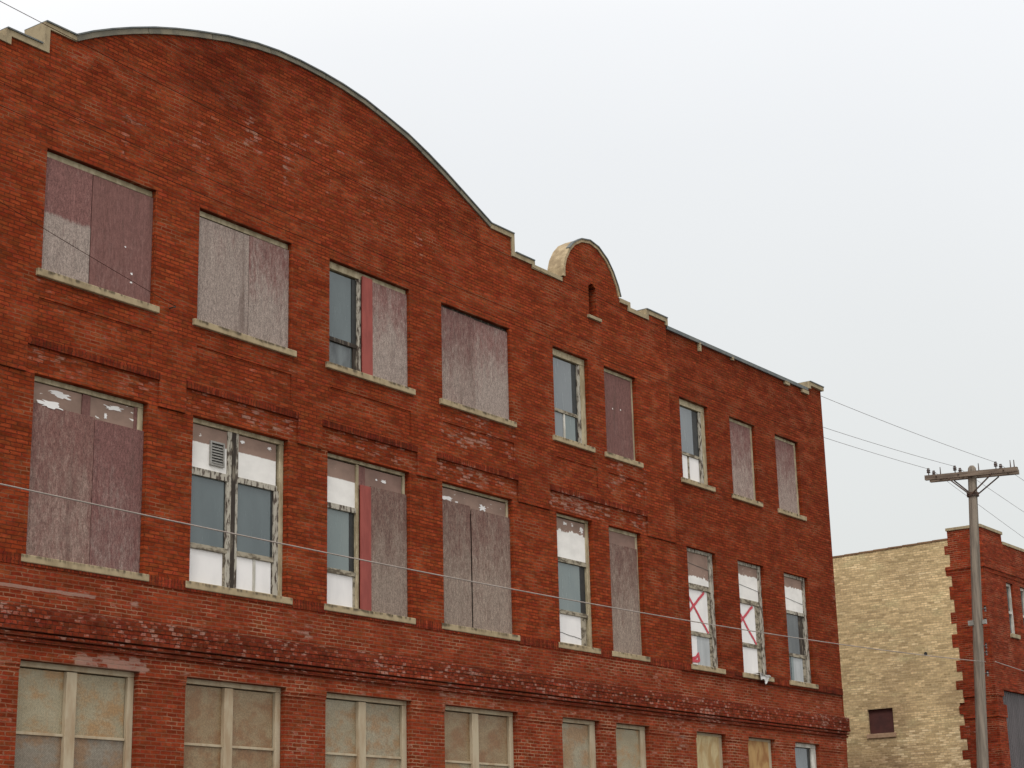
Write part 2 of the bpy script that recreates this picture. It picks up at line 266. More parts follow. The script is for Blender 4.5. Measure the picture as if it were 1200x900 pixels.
# ------------------------------------------------------------------ geometry helpers
def link(name, me, mats, parent=None):
    o = bpy.data.objects.new(name, me); COL.objects.link(o)
    for m in (mats if isinstance(mats, (list, tuple)) else [mats]): me.materials.append(m)
    if parent: o.parent = parent
    return o
def tag(o, label=None, cat=None, group=None, kind=None):
    if label: o['label'] = label
    if cat: o['category'] = cat
    if group: o['group'] = group
    if kind: o['kind'] = kind
    return o
def empty(name, loc):
    o = bpy.data.objects.new(name, None); COL.objects.link(o); o.location = loc; return o
def settle(o, loc):
    """put the origin of a world-built mesh at loc (parent chain has no rotation)"""
    pw = Vector((0, 0, 0)); p = o.parent
    while p: pw += p.location; p = p.parent
    loc = Vector(loc); o.data.transform(Matrix.Translation(-loc)); o.location = loc - pw; return o
class MB:
    def __init__(s): s.v = []; s.f = []; s.mi = []
    def quad(s, *p, mi=0):
        k = len(s.v); s.v += [tuple(q) for q in p]; s.f.append(tuple(range(k, k + len(p)))); s.mi.append(mi)
    def box(s, x0, x1, y0, y1, z0, z1, mi=0):
        k = len(s.v); s.v += [(x, y, z) for z in (z0, z1) for y in (y0, y1) for x in (x0, x1)]
        for f in ((0, 2, 3, 1), (4, 5, 7, 6), (0, 1, 5, 4), (2, 6, 7, 3), (0, 4, 6, 2), (1, 3, 7, 5)): s.f.append(tuple(k + i for i in f)); s.mi.append(mi)
    def tube(s, pts, r, n=8, mi=0, cap=True):
        pts = [Vector(p) for p in pts]; rs = r if isinstance(r, (list, tuple)) else [r] * len(pts); k0 = len(s.v)
        for i, p in enumerate(pts):
            d = (pts[min(i + 1, len(pts) - 1)] - pts[max(i - 1, 0)]).normalized(); a = d.cross(Vector((0, 0, 1)) if abs(d.z) < .95 else Vector((1, 0, 0))).normalized(); b = d.cross(a)
            for j in range(n): t = 2 * math.pi * j / n; s.v.append(tuple(p + (a * math.cos(t) + b * math.sin(t)) * rs[i]))
        for i in range(len(pts) - 1):
            for j in range(n): s.f.append((k0 + i * n + j, k0 + i * n + (j + 1) % n, k0 + (i + 1) * n + (j + 1) % n, k0 + (i + 1) * n + j)); s.mi.append(mi)
        if cap:
            s.f.append(tuple(k0 + j for j in range(n))[::-1]); s.mi.append(mi); s.f.append(tuple(k0 + (len(pts) - 1) * n + j for j in range(n))); s.mi.append(mi)
    def lathe(s, prof, c, axis=(0, 0, 1), n=14, mi=0):
        ax = Vector(axis).normalized(); a = ax.cross(Vector((0, 1, 0)) if abs(ax.y) < .9 else Vector((1, 0, 0))).normalized(); b = ax.cross(a); k0 = len(s.v); c = Vector(c)
        for (r, h) in prof:
            for j in range(n): t = 2 * math.pi * j / n; s.v.append(tuple(c + ax * h + (a * math.cos(t) + b * math.sin(t)) * r))
        for i in range(len(prof) - 1):
            for j in range(n): s.f.append((k0 + i * n + j, k0 + i * n + (j + 1) % n, k0 + (i + 1) * n + (j + 1) % n, k0 + (i + 1) * n + j)); s.mi.append(mi)
    def build(s, name, mats, parent=None, loc=None, bevel=0.0, smooth=False):
        me = bpy.data.meshes.new(name); me.from_pydata(s.v, [], s.f); me.update()
        for p, m in zip(me.polygons, s.mi): p.material_index = m; p.use_smooth = smooth
        o = link(name, me, mats, parent)
        bm = bmesh.new(); bm.from_mesh(me); bmesh.ops.recalc_face_normals(bm, faces=bm.faces); bm.to_mesh(me); bm.free()
        if bevel:
            b = o.modifiers.new('bevel', 'BEVEL'); b.width = bevel; b.segments = 2; b.limit_method = 'ANGLE'
        if loc is None:
            n = len(me.vertices); c = sum((v.co for v in me.vertices), Vector()) / max(n, 1); loc = c
        return settle(o, loc)

def cuts(a, b, marks, step):
    ms = sorted(set([a, b] + [round(m, 4) for m in marks if a < m < b])); out = [ms[0]]
    for p, q in zip(ms, ms[1:]):
        n = max(1, int(math.ceil((q - p) / step - 1e-6)))
        out += [p + (q - p) * i / n for i in range(1, n + 1)]
    return out
def relief(name, us, zs, depth, place, top=None, mat=lambda u, z: 0, mats=(), attrs=None, parent=None, hole=.30, hole_mi=0):
    """a wall front as a stepped relief: every cell has its own depth; steps between cells get side faces.
    depth(u,z) -> metres behind the nominal plane, or None inside an opening. place(u,d,z) -> xyz."""
    nu, nz = len(us) - 1, len(zs) - 1; V = []; F = []; MI = []; A = {k: [] for k in (attrs or {})}
    tl = [0] * nu; trr = [0] * nu
    for i in range(nu):
        if top: tl[i] = top(us[i] + 1e-5); trr[i] = top(us[i + 1] - 1e-5)
        else: tl[i] = trr[i] = zs[-1]
    D = [[None] * nz for _ in range(nu)]
    for i in range(nu):
        uc = (us[i] + us[i + 1]) / 2
        for j in range(nz):
            if zs[j] >= max(tl[i], trr[i]) - 1e-6: D[i][j] = 'x'; continue
            D[i][j] = depth(uc, (zs[j] + zs[j + 1]) / 2)
    def q(pts, mi, uz):
        k = len(V); V.extend(place(*p) for p in pts); F.append((k, k + 1, k + 2, k + 3)); MI.append(mi)
        for n_, fn in (attrs or {}).items(): A[n_] += [fn(p[0], p[2]) for p in pts]
    for i in range(nu):
        for j in range(nz):
            d = D[i][j]
            if d == 'x': continue
            u0, u1, z0, z1 = us[i], us[i + 1], zs[j], zs[j + 1]; uc, zc = (u0 + u1) / 2, (z0 + z1) / 2
            za, zb = min(z1, tl[i]), min(z1, trr[i]); h = d is None; dd = hole if h else d; mi = hole_mi if h else mat(uc, zc)
            q([(u0, dd, min(z0, tl[i])), (u1, dd, min(z0, trr[i])), (u1, dd, zb), (u0, dd, za)], mi, None)
            for (ni, nj) in ((i + 1, j), (i - 1, j), (i, j + 1), (i, j - 1)):
                if 0 <= ni < nu and 0 <= nj < nz:
                    e = D[ni][nj]
                    if e == 'x': continue
                    ee = hole if e is None else e
                    if ee > dd + 1e-6:
                        m2 = mat(uc, zc)
                        if ni != i:
                            uu = u1 if ni > i else u0; zt = zb if ni > i else za
                            q([(uu, dd, z0), (uu, ee, z0), (uu, ee, zt), (uu, dd, zt)], m2, None)
                        else:
                            zz = z1 if nj > j else z0
                            q([(u0, dd, zz), (u1, dd, zz), (u1, ee, zz), (u0, ee, zz)], m2, None)
    me = bpy.data.meshes.new(name); me.from_pydata(V, [], F); me.update()
    for p, m in zip(me.polygons, MI): p.material_index = m
    for n_, vals in A.items():
        a = me.attributes.new(n_, 'FLOAT', 'POINT'); a.data.foreach_set('value', vals)
    bm = bmesh.new(); bm.from_mesh(me); bmesh.ops.remove_doubles(bm, verts=bm.verts, dist=1e-4); bmesh.ops.recalc_face_normals(bm, faces=bm.faces)
    bm.to_mesh(me); bm.free()
    return link(name, me, list(mats), parent)
def offset_poly(pts, t):
    out = []
    for i, p in enumerate(pts):
        p = Vector(p); ns = []
        for a, b in ((i - 1, i), (i, i + 1)):
            if 0 <= a and b < len(pts):
                d = (Vector(pts[b]) - Vector(pts[a])).normalized(); ns.append(Vector((d.y, -d.x)))
        if len(ns) == 1: out.append(p + ns[0] * t)
        else:
            m = (ns[0] + ns[1]); m = m / max(m.length_squared, .05) * 2; out.append(p + m * t)
    return out
def strip(mb, pts, t0, t1, y0, y1, place=lambda u, y, z: (u, y, z), mi=0):
    """a band following a profile (u,z), from t0 to t1 below it, y0..y1 deep"""
    A = offset_poly(pts, t0); B = offset_poly(pts, t1)
    P = lambda q, y: place(q.x, y, q.y)
    for i in range(len(pts) - 1):
        a, b, c, d = A[i], A[i + 1], B[i + 1], B[i]
        mb.quad(P(a, y0), P(b, y0), P(c, y0), P(d, y0), mi=mi); mb.quad(P(a, y1), P(d, y1), P(c, y1), P(b, y1), mi=mi)
        mb.quad(P(a, y0), P(a, y1), P(b, y1), P(b, y0), mi=mi); mb.quad(P(d, y0), P(c, y0), P(c, y1), P(d, y1), mi=mi)
    for k in (0, -1): mb.quad(P(A[k], y0), P(B[k], y0), P(B[k], y1), P(A[k], y1), mi=mi)

def sd_seg(p, a, b):
    ax, az = a; bx, bz = b; px, pz = p; dx, dz = bx - ax, bz - az; l = dx * dx + dz * dz
    t = 0 if l == 0 else max(0, min(1, ((px - ax) * dx + (pz - az) * dz) / l)); return math.hypot(px - ax - t * dx, pz - az - t * dz)
def soft_box(u, z, x0, x1, z0, z1, s=.2):
    d = max(x0 - u, u - x1, (z0 - z), z - z1); return max(0., min(1., 1 - d / s)) if d > 0 else 1.0

# ------------------------------------------------------------------ ground, road, pavements
def slab(name, x0, x1, y0, y1, z0, z1, m, n=1):
    b = MB()
    if z0 == z1: b.quad((x0, y0, z1), (x1, y0, z1), (x1, y1, z1), (x0, y1, z1))
    else: b.box(x0, x1, y0, y1, z0, z1)
    o = b.build(name, m, loc=(0, 0, 0)); o['kind'] = 'structure'; return o
slab('ground', -900, 900, -900, 900, -.004, -.004, M['soil'])
slab('road', -400, 400, 3.2, 13.2, .0, .0, M['asphalt'])
slab('pavement', -200, 300, 13.2, 19.9, -.1, .13, M['concrete'])
slab('near_pavement', -200, 300, -2.5, 3.2, -.1, .13, M['concrete'])
slab('alley', 42.7, 52.6, 19.9, 60, .004, .004, M['asphalt'])
for i in range(14):
    slab('lane_marking', -40 + i * 9, -37 + i * 9, 8.14, 8.26, .004, .004, M['paintline'])

# ------------------------------------------------------------------ the red brick building
BX0, BX1, BY, BACK = 2.10, 42.30, 20.0, 40.0
bld = empty('brick_building', (22.2, 20.0, 0.0))
tag(bld, 'long three storey red brick building with arched parapet and many boarded windows', 'building')
ARC = [(16.74, 14.42), (17.07, 14.61), (17.45, 14.80), (17.85, 14.98), (18.34, 15.18), (18.8, 15.34), (19.29, 15.49), (20.0, 15.68), (20.71, 15.82), (21.25, 15.885), (21.8, 15.91), (22.4, 15.905), (22.96, 15.875), (23.6, 15.80), (24.18, 15.68), (24.85, 15.53), (25.47, 15.33), (26.0, 15.13), (26.54, 14.90), (27.1, 14.66), (27.50, 14.49)]
SMALL = [(30.09, 14.09), (30.10, 14.32), (30.17, 14.52), (30.33, 14.76), (30.53, 14.95), (30.81, 15.10), (31.15, 15.16), (31.48, 15.10), (31.81, 14.91), (32.03, 14.68), (32.21, 14.40), (32.30, 14.17)]
RIGHT = [(27.70, 14.49), (28.29, 14.49), (28.29, 14.10), (29.0, 14.10), (29.0, 14.02), (30.09, 14.02)]
RIGHT2 = [(32.30, 14.14), (32.71, 14.14), (32.71, 14.02), (33.41, 14.02), (33.41, 14.16), (34.32, 14.16), (34.32, 13.98)]
LEFTP = [(12.0, 14.02), (15.44, 13.90), (15.44, 14.02), (16.15, 14.02), (16.15, 14.42), (16.74, 14.42)]
END = [(34.32, 13.98), (41.50, 14.0), (41.50, 14.20), (42.30, 14.20)]
mir = lambda P: [(44.4 - x, z) for x, z in P][::-1]
PROF = [(BX0, 14.0)] + [(10.1, 13.98)] + mir(RIGHT2)[1:] + mir(SMALL)[1:] + [(14.31, 14.02), (15.44, 14.02)][0:1] + [(15.44, 13.90), (15.44, 14.03), (16.15, 14.03), (16.15, 14.42)] + ARC + RIGHT + SMALL + RIGHT2 + END[1:]
def prof_at(x):
    for (a, za), (b, zb) in zip(PROF, PROF[1:]):
        if a <= x <= b and b > a: return za + (zb - za) * (x - a) / (b - a)
    return 14.0
# openings: x range of each bay column; floors: (sill, head)
COLS = [(16.308, 18.509), (19.464, 21.668), (22.651, 24.89), (25.854, 28.084), (29.603, 30.923), (31.551, 32.839), (34.811, 36.105), (37.157, 38.438), (39.479, 40.759)]
COLS_OFF = [(11.561, 12.849), (13.477, 14.797)]
FLOOR = {3: (10.50, 12.43), 2: (6.28, 8.94), 1: (1.60, 4.83)}
OPEN = [(a, b, *FLOOR[k], k) for a, b in COLS + COLS_OFF for k in (1, 2, 3)]
BAYS = [(11.31, 15.04), (16.13, 18.70), (19.27, 21.88), (22.48, 25.09), (25.66, 28.26), (29.36, 33.09)]
PANELS = [(16.29, 18.50), (19.47, 21.69), (22.66, 24.91), (25.86, 28.14), (29.62, 31.14), (31.57, 33.02)]
def in_niche(x, z):
    if not 31.06 <= x <= 31.34 or z < 13.45: return False
    return z <= 14.06 or math.hypot(x - 31.20, z - 14.06) < .14
def depth(x, z):
    for a, b, s, h, k in OPEN:
        if a < x < b and s < z < h: return None
    if in_niche(x, z): return .29
    end = x > 34.27 or x < 10.13
    base = .05 if end else 0.0
    inbay = any(a < x < b for a, b in BAYS)
    if z > 9.45:
        if any(a < x < b and 9.62 < z < 10.08 for a, b in PANELS): return base + .018
        return base
    if z > 9.34: return base - .010 if inbay else base
    if z > 6.28:
        if end: return base
        if inbay: return .035
        return 0.0 if z > 8.92 else .035
    if z > 6.13: return base + (.012 if not end else -.015)
    if z > 5.60: return base + .03
    if z > 4.75: return .035
    if z > 4.69: return .045
    return .06
def wall_mat(x, z):
    if 9.34 < z < 9.45 and any(a < x < b for a, b in BAYS): return 1
    if 6.13 < z < 6.28: return 1
    if z < 6.13: return 2
    return 0
STROKES = [((16.94, 13.45), (16.95, 12.82)), ((16.85, 12.84), (17.42, 12.80)), ((17.83, 13.46), (17.83, 12.78)), ((17.70, 13.50), (18.30, 13.50)),
           ((20.30, 14.46), (20.0, 14.55)), ((20.0, 14.55), (19.76, 14.42)), ((19.76, 14.42), (19.65, 14.12)), ((19.65, 14.12), (19.72, 13.88)), ((19.72, 13.88), (19.92, 13.83)),
           ((20.62, 14.38), (20.5, 13.85)), ((20.62, 14.38), (20.85, 13.85)), ((21.5, 14.2), (21.5, 13.5)), ((21.5, 14.2), (22.0, 14.2)), ((22.6, 14.1), (22.6, 13.4)), ((23.4, 13.9), (23.9, 13.9))]
def efflo(x, z):
    e = 0.0
    if z > 12.6:
        d = min(sd_seg((x, z), a, b) for a, b in STROKES)
        e = max(e, .58 * max(0, 1 - max(0, d - .06) / .10))
        e = max(e, .36 * soft_box(x, z, 16.8, 26.0, 13.1, 14.3, .5) * max(0, .5 + 1.2 * mnoise.noise((x * 1.1, z * 1.3, 21))))
        if abs(z - 14.56) < .03 and 21.93 < x < 23.7: e = max(e, .8)
        if abs(z - 13.62) < .03 and 16.4 < x < 18.2: e = max(e, .7)
    for i, (a, b) in enumerate(PANELS):
        k = (.62, .5, .25, .85, .2, 1.0)[i]
        e = max(e, k * soft_box(x, z, a - .05, b + .05, 9.75, 10.36, .25) * (.65 + .5 * mnoise.noise((x * 2.3, z * 2.6, 3))))
    for i, (a, b) in enumerate(BAYS[1:]):
        k = (.5, .62, .6, .6, .75)[i]
        e = max(e, k * soft_box(x, z, a, b, 9.02, 9.33, .06))
    if z < 6.13:
        e = max(e, .26 + .45 * mnoise.noise((x * 1.3, z * 1.1, 8)))
        if 5.805 < z < 5.845 and (15 < x < 17.6): e = 1.5
        for c in (18.4, 22.2, 25.2):
            if abs(x - c) < .09 and 5.6 < z < 5.95: e = max(e, .8)
        if 4.7 < z < 5.06: e = max(e, .38 + .6 * mnoise.noise((x * .9, 2, 8)))
        if 4.82 < z < 5.02 and 17.3 < x < 18.7: e = 1.25
    elif x > 41.6: e = max(e, .45 * (x - 41.6) / .7)
    return e
def soot_and_tone(x, z):
    s = 0.0
    if z > 13.0:
        t = prof_at(x) - z
        if 17.0 < x < 27.2: s = max(s, .65 * max(0, 1 - t / 1.1))
        s = max(s, .72 * soft_box(x, z, 18.9, 20.85, 14.55, 15.6, .35) * (1.0 if x < 20.86 else .3))
        s = max(s, .4 * soft_box(x, z, 24.0, 26.8, 14.1, 15.2, .6))
    s = max(s, .45 * soft_box(x, z, BX0, BX1, 4.99, 5.12, .05), .12 * max(0, mnoise.noise((x * .25, z * .3, 4))))  # darker band along the wall just below the belt, plus broad patches
    if x > 34.3: s = max(s, .30 * soft_box(x, z, 34.3, 42.4, 6.2, 13.9, .3) + .3 * max(0, z - 13.3))
    return min(1, s)
marks = [v for a, b, *_ in OPEN for v in (a, b)] + [v for a, b in BAYS + PANELS for v in (a, b)] + [x for x, _ in PROF] + [34.27, 10.13] + [31.06 + .28 * i / 10 for i in range(11)]
zmk = [1.6, 4.83, 6.28, 8.94, 10.5, 12.43, 9.62, 10.08, 9.45, 9.34, 8.92, 6.13, 5.6, 4.75, 4.69, 13.45, 14.06, 5.79, 5.81, 5.84, 5.86] + [14.06 + .14 * i / 6 for i in range(7)]
us = cuts(BX0, BX1, marks, .13); zs = cuts(0, 16.0, zmk, .12)
for a, b in zip(us[:-1], us[1:]): pass
wall = relief('facade_wall', us, zs, depth, lambda u, d, z: (u, BY + d, z), top=prof_at, mat=wall_mat,
              mats=(M['red'], M['rowlock'], M['red_low'], M['inside']), attrs={'efflo': efflo, 'soot_and_tone': soot_and_tone}, parent=bld, hole=.30, hole_mi=3)
wall.location = -bld.location
# rest of the body: side and rear walls, roof deck
b = MB()
b.quad((BX1, BY + .05, 0), (BX1, BACK, 0), (BX1, BACK, 13.4), (BX1, BY + .05, 14.2)); b.quad((BX0, BY + .05, 0), (BX0, BY + .05, 14.0), (BX0, BACK, 13.4), (BX0, BACK, 0))
b.quad((BX0, BACK, 0), (BX0, BACK, 13.4), (BX1, BACK, 13.4), (BX1, BACK, 0))
sw = b.build('side_wall', M['red'], bld, loc=(0, 0, 0))
b = MB(); b.quad((BX0, BY + .35, 13.2), (BX1, BY + .35, 13.2), (BX1, BACK, 12.9), (BX0, BACK, 12.9)); b.build('roof', M['tar'], bld)
b = MB()
for (x0, z0), (x1, z1) in zip(PROF, PROF[1:]):
    if x1 - x0 > 1e-6: b.quad((x0, BY + .40, 13.0), (x1, BY + .40, 13.0), (x1, BY + .40, z1 - .01), (x0, BY + .40, z0 - .01))
b.build('parapet_rear', M['red'], bld, loc=(0, 0, 0))
# belt course: corbelled brick rows, header row of projecting bricks, wraps the right corner
b = MB()
for z0, z1, p in ((5.40, 5.56, .080), (5.275, 5.40, .070), (5.212, 5.272, .088), (5.190, 5.213, .024), (5.140, 5.189, .064), (5.118, 5.141, .010), (5.066, 5.117, .038)):
    b.box(BX0 - .05, BX1 + p, BY + .035 - p, BY + .9, z0, z1)
x = BX0
while x < BX1 + .05:
    b.box(x, x + .10, BY + .035 - .079, BY + .05, 5.282, 5.395); x += .205
belt = b.build('belt_course', M['belt'], bld, loc=(0, 0, 0), bevel=.004)
# copings
def coping(name, pts, m, t=.085, y0=BY - .03, y1=BY + .46, lift=-.012):
    mb = MB(); strip(mb, pts, lift, t, y0, y1); return mb.build(name, m, bld, bevel=.006)
Lp = [(11.9, 14.02)] + [(15.44 - .0, 13.90)] + [(15.44, 14.03), (16.15, 14.03), (16.15, 14.42), (16.76, 14.42)]
coping('stone_coping', Lp, M['stone'])
def cutpiece(P, a, b):
    f = lambda x: next((z0 + (z1 - z0) * (x - x0) / (x1 - x0)) for (x0, z0), (x1, z1) in zip(P, P[1:]) if x0 <= x <= x1)
    return [(a, f(a))] + [p for p in P if a + .02 < p[0] < b - .02] + [(b, f(b))]
JO = [16.74, 18.19, 19.62, 21.05, 22.5, 23.92, 25.3, 26.5, 27.50]
for a, b_ in zip(JO, JO[1:]): coping('arch_coping', cutpiece(ARC, a + (.006 if a > 16.8 else 0), b_ - (.006 if b_ < 27.4 else 0)), M['archcop'], t=.078 + random.uniform(-.006, .006), y0=BY - .03 + random.uniform(-.004, .004))
coping('stone_coping', [(27.50, 14.49), (28.29, 14.49), (28.29, 14.10), (29.0, 14.10), (29.0, 14.02), (30.02, 14.02)], M['stone'])
coping('arch_coping', SMALL, M['stucco'], t=.050, y0=BY - .028, y1=BY + .39, lift=-.018)
coping('stone_coping', [(32.30, 14.14), (32.71, 14.14), (32.71, 14.02), (33.41, 14.02), (33.41, 14.16), (34.32, 14.16), (34.32, 14.0)], M['stone'])
coping('stone_coping', [(41.50, 14.02), (41.50, 14.20), (42.34, 14.20)], M['stone'], y1=BY + .6)
coping('stone_coping', mir([(27.9, 14.02), (30.02, 14.02)])[:1] + [(9.9, 14.0), (BX0 - .04, 14.0)] if False else [(BX0 - .04, 14.0), (10.1, 14.0), (10.1, 14.18), (11.9, 14.02)], M['stone'])
def flash(pts, t0=-.036, t1=-.012, y0=BY - .05, y1=BY + .48, name='metal_flashing'):
    mb = MB(); strip(mb, pts, t0, t1, y0, y1); return mb.build(name, M['metal'], bld)
flash(ARC)
flash([(30.33, 14.76)] + SMALL[4:], y1=BY + .05)
flash([(16.15, 14.42), (16.74, 14.42)]); flash([(15.44, 14.03), (16.10, 14.03)]); flash([(27.50, 14.49), (28.29, 14.49)]); flash([(28.34, 14.10), (29.0, 14.10)])
flash([(33.41, 14.16), (34.32, 14.16)]); flash([(41.55, 14.20), (42.34, 14.20)])
flash([(34.32, 13.98), (41.46, 14.0)], t0=-.03, t1=.055, y0=BY - .01, y1=BY + .5)
for cx, w, h in ((35.83, .08, .20), (37.42, .10, .02), (40.28, .24, .04), (41.30, .36, .06)):
    mb = MB(); mb.box(cx - w / 2, cx + w / 2, BY - .015, BY + .08, 13.96 - .07 - h * .75, 13.95); mb.build('coping_fragment', M['stone'], bld)
# niche sill
mb = MB(); mb.box(30.97, 31.48, BY - .05, BY + .12, 13.38, 13.45); mb.build('niche_sill', M['stone'], bld, bevel=.006)

# ---- windows
def part(parent, name, m, x0, x1, y0, y1, z0, z1, bevel=.004):
    mb = MB(); mb.box(x0, x1, y0, y1, z0, z1); return mb.build(name, m, parent, loc=((x0 + x1) / 2, (y0 + y1) / 2, (z0 + z1) / 2), bevel=bevel)
def window(ci, fl, frame, spec, head=.04, rj=.05, lj=.03, off=False, label=None, y=None, sill=True, fdep=.086):
    """frame = head, two jambs and bottom; spec = list of (name, material, u0, u1, t0, t1, y offset, thickness); u from left, t from top"""
    x0, x1 = (COLS_OFF if off else COLS)[ci]; s, h = FLOOR[fl]
    wy = BY + depth(x0 - .05, (s + h) / 2) if y is None else y
    wy = BY + (.05 if ci >= 6 and not off else 0) if fl == 3 else (BY + (.05 if fl == 2 else .06))
    w, H = x1 - x0, h - s; g = .004; fy = wy + fdep
    mb = MB()
    mb.box(x0 + g, x1 - g, fy, fy + .14, h - head * H, h - g)
    if lj: mb.box(x0 + g, x0 + lj * w, fy + .004, fy + .14, s + g, h - head * H - .002)
    if rj: mb.box(x1 - rj * w, x1 - g, fy + .004, fy + .14, s + g, h - head * H - .002)
    mb.box(x0 + lj * w + .002, x1 - rj * w - .002, fy + .03, fy + .14, s + g, s + .05)
    win = mb.build('window', frame, bld, loc=((x0 + x1) / 2, wy, s), bevel=.006)
    if label: win['label'] = label
    if sill:
        dx = .10; o = part(win, 'sill', M['sill'], x0 - dx, x1 + dx, wy - .055, wy + .112, s - .108, s + .004, bevel=.012)
    cnt = 0
    for (nm, m, u0, u1, t0, t1, dy, th) in spec:
        e = .0012 * (cnt % 5); cnt += 1
        part(win, nm, M[m], x0 + u0 * w + (g if u0 == 0 else 0), x0 + u1 * w - (g if u1 == 1 else 0), fy + dy + e, fy + dy + th, h - t1 * H + (g if t1 == 1 else 0), h - t0 * H - (g if t0 == 0 else 0))
    win['_g'] = (x0, x1, s, h, fy); return win
def meta(win): g = list(win['_g']); del win['_g']; return g
B_, P_, T_ = 'board', 'pane', 'transom_panel'  # window strips in the dark material are painted shade, not framing
wins = {}
def wmk(key, *a, **k): wins[key] = window(key[1], key[0], *a, **k); return wins[key]
# third storey
wmk((3, 0), M['cream'], [(B_, 'b_pinkbleach', 0, .43, .055, 1, -.022, .02), (B_, 'b_fresh', .436, 1, .06, 1, -.028, .02)], head=.05, label='window closed by two boards, the left one bleached in its lower half')
wmk((3, 1), M['cream'], [(B_, 'b_grey', 0, .555, .065, 1, -.022, .02), (B_, 'b_midgrey', .56, 1, .06, 1, -.028, .02)], head=.05, label='window closed by a grey board and a pinkish board')
wmk((3, 2), M['cream'], [(P_, 'g_slate', .0, .33, .085, .72, .05, .01), ('stile_or_shade_strip', 'dark', .33, .385, .085, .72, .035, .05), ('stile_or_shade_strip', 'peel', .385, .42, .07, 1, -.005, .1), ('rail', 'oldwood', 0, .40, .715, .755, .02, .06),
                         (P_, 'g_plastic', 0, .345, .755, .985, .06, .01), ('stile_or_shade_strip', 'oldwood', .345, .385, .755, .985, .035, .05), ('batten', 'batten', .42, .545, .035, 1, -.05, .03), (B_, 'b_midgrey', .548, 1, .05, 1, -.03, .02)], head=.07, label='window half glazed, half boarded with a pink batten between')
wmk((3, 3), M['oldwood'], [(B_, 'b_mid', 0, .50, .03, 1, -.03, .02), (B_, 'b_midgrey', .503, 1, .035, 1, -.027, .02)], head=.03)
wmk((3, 4), M['cream'], [(P_, 'g_grey', 0, .66, .09, .66, .05, .01), ('stile_or_shade_strip', 'dark', .66, .80, .09, .66, .05, .03), ('stile_or_shade_strip', 'peel', .80, .87, .085, 1, .015, .1), ('rail', 'grime', 0, .84, .655, .69, .03, .06),
                         (P_, 'g_grey', 0, .40, .69, .985, .06, .01), ('stile_or_shade_strip', 'whiteframe', .40, .44, .69, .985, .045, .04), (P_, 'g_pale', .44, .74, .69, .985, .06, .01), ('stile_or_shade_strip', 'dark', .74, .80, .69, .985, .05, .03)], head=.075, rj=.13, label='open sash window with grey panes and a cream frame')
wmk((3, 5), M['cream'], [(B_, 'b_fresh', 0, .93, .05, 1, -.01, .02)], head=.04, rj=.07)
wmk((3, 6), M['cream'], [(P_, 'g_grey', 0, .60, .085, .645, .05, .01), ('stile_or_shade_strip', 'dark', .60, .80, .085, .645, .05, .03), ('stile_or_shade_strip', 'peel', .80, .88, .08, 1, .015, .1), ('rail', 'grime', 0, .84, .64, .675, .03, .06),
                         ('panel', 'white', 0, .38, .675, .985, .06, .012), ('stile_or_shade_strip', 'grime', .38, .43, .675, .985, .05, .03), ('panel', 'white', .43, .78, .675, .985, .06, .012)], head=.075, rj=.12, label='sash window with grey upper pane and white lower panels')
wmk((3, 7), M['cream'], [(B_, 'b_mid', 0, .91, .045, 1, -.008, .02)], head=.04, rj=.09)
wmk((3, 8), M['cream'], [(B_, 'b_mid', 0, .91, .045, 1, -.008, .02)], head=.04, rj=.09)
# second storey
wmk((2, 0), M['cream'], [(T_, 't_brown', 0, .45, .035, .19, .02, .02), ('mullion', 'b_fresh', .45, .52, .035, .17, -.002, .04), (T_, 't_brown', .52, .945, .035, .19, .02, .02), ('stile_or_shade_strip', 'b_fresh', .92, .95, .03, .2, .01, .04),
                         (B_, 'b_brown', 0, .555, .155, 1, -.022, .02), (B_, 'b_pink', .558, 1, .165, 1, -.027, .02)], head=.03, rj=.05, label='tall window with brown transoms above two maroon boards')
wmk((2, 1), M['cream'], [(T_, 't_half', 0, .405, .035, .30, .03, .02), ('stile_or_shade_strip', 'peel', .405, .45, .03, 1, .012, .08), ('mullion', 'oldwood', .45, .49, .03, 1, .002, .1), ('stile_or_shade_strip', 'peel', .49, .52, .03, 1, .012, .08), (T_, 't_half', .52, .93, .035, .30, .03, .02),
                         ('rail', 'peel', 0, .42, .30, .345, .005, .06), ('rail', 'peel', .515, .93, .30, .335, .005, .06), (P_, 'g_slate', 0, .395, .345, .755, .05, .01), (P_, 'g_slate', .52, .89, .335, .755, .05, .01), ('stile_or_shade_strip', 'dark', .395, .41, .345, .755, .045, .03), ('stile_or_shade_strip', 'dark', .885, .91, .335, .755, .045, .03), ('stile_or_shade_strip', 'peel', .905, .955, .33, 1, .012, .08),
                         ('rail', 'grime', 0, .42, .755, .785, .01, .06), ('rail', 'grime', .515, .93, .755, .785, .01, .06), ('panel', 'white', 0, .39, .785, .985, .045, .012), ('stile_or_shade_strip', 'grime', .39, .41, .785, .985, .035, .03), ('panel', 'white', .52, .70, .785, .985, .045, .012), ('stile_or_shade_strip', 'whiteframe', .70, .725, .785, .985, .03, .04), ('panel', 'white', .725, .895, .785, .985, .045, .012)], head=.03, rj=.045, label='double sash window with white panels, slate panes and a small louvred vent')
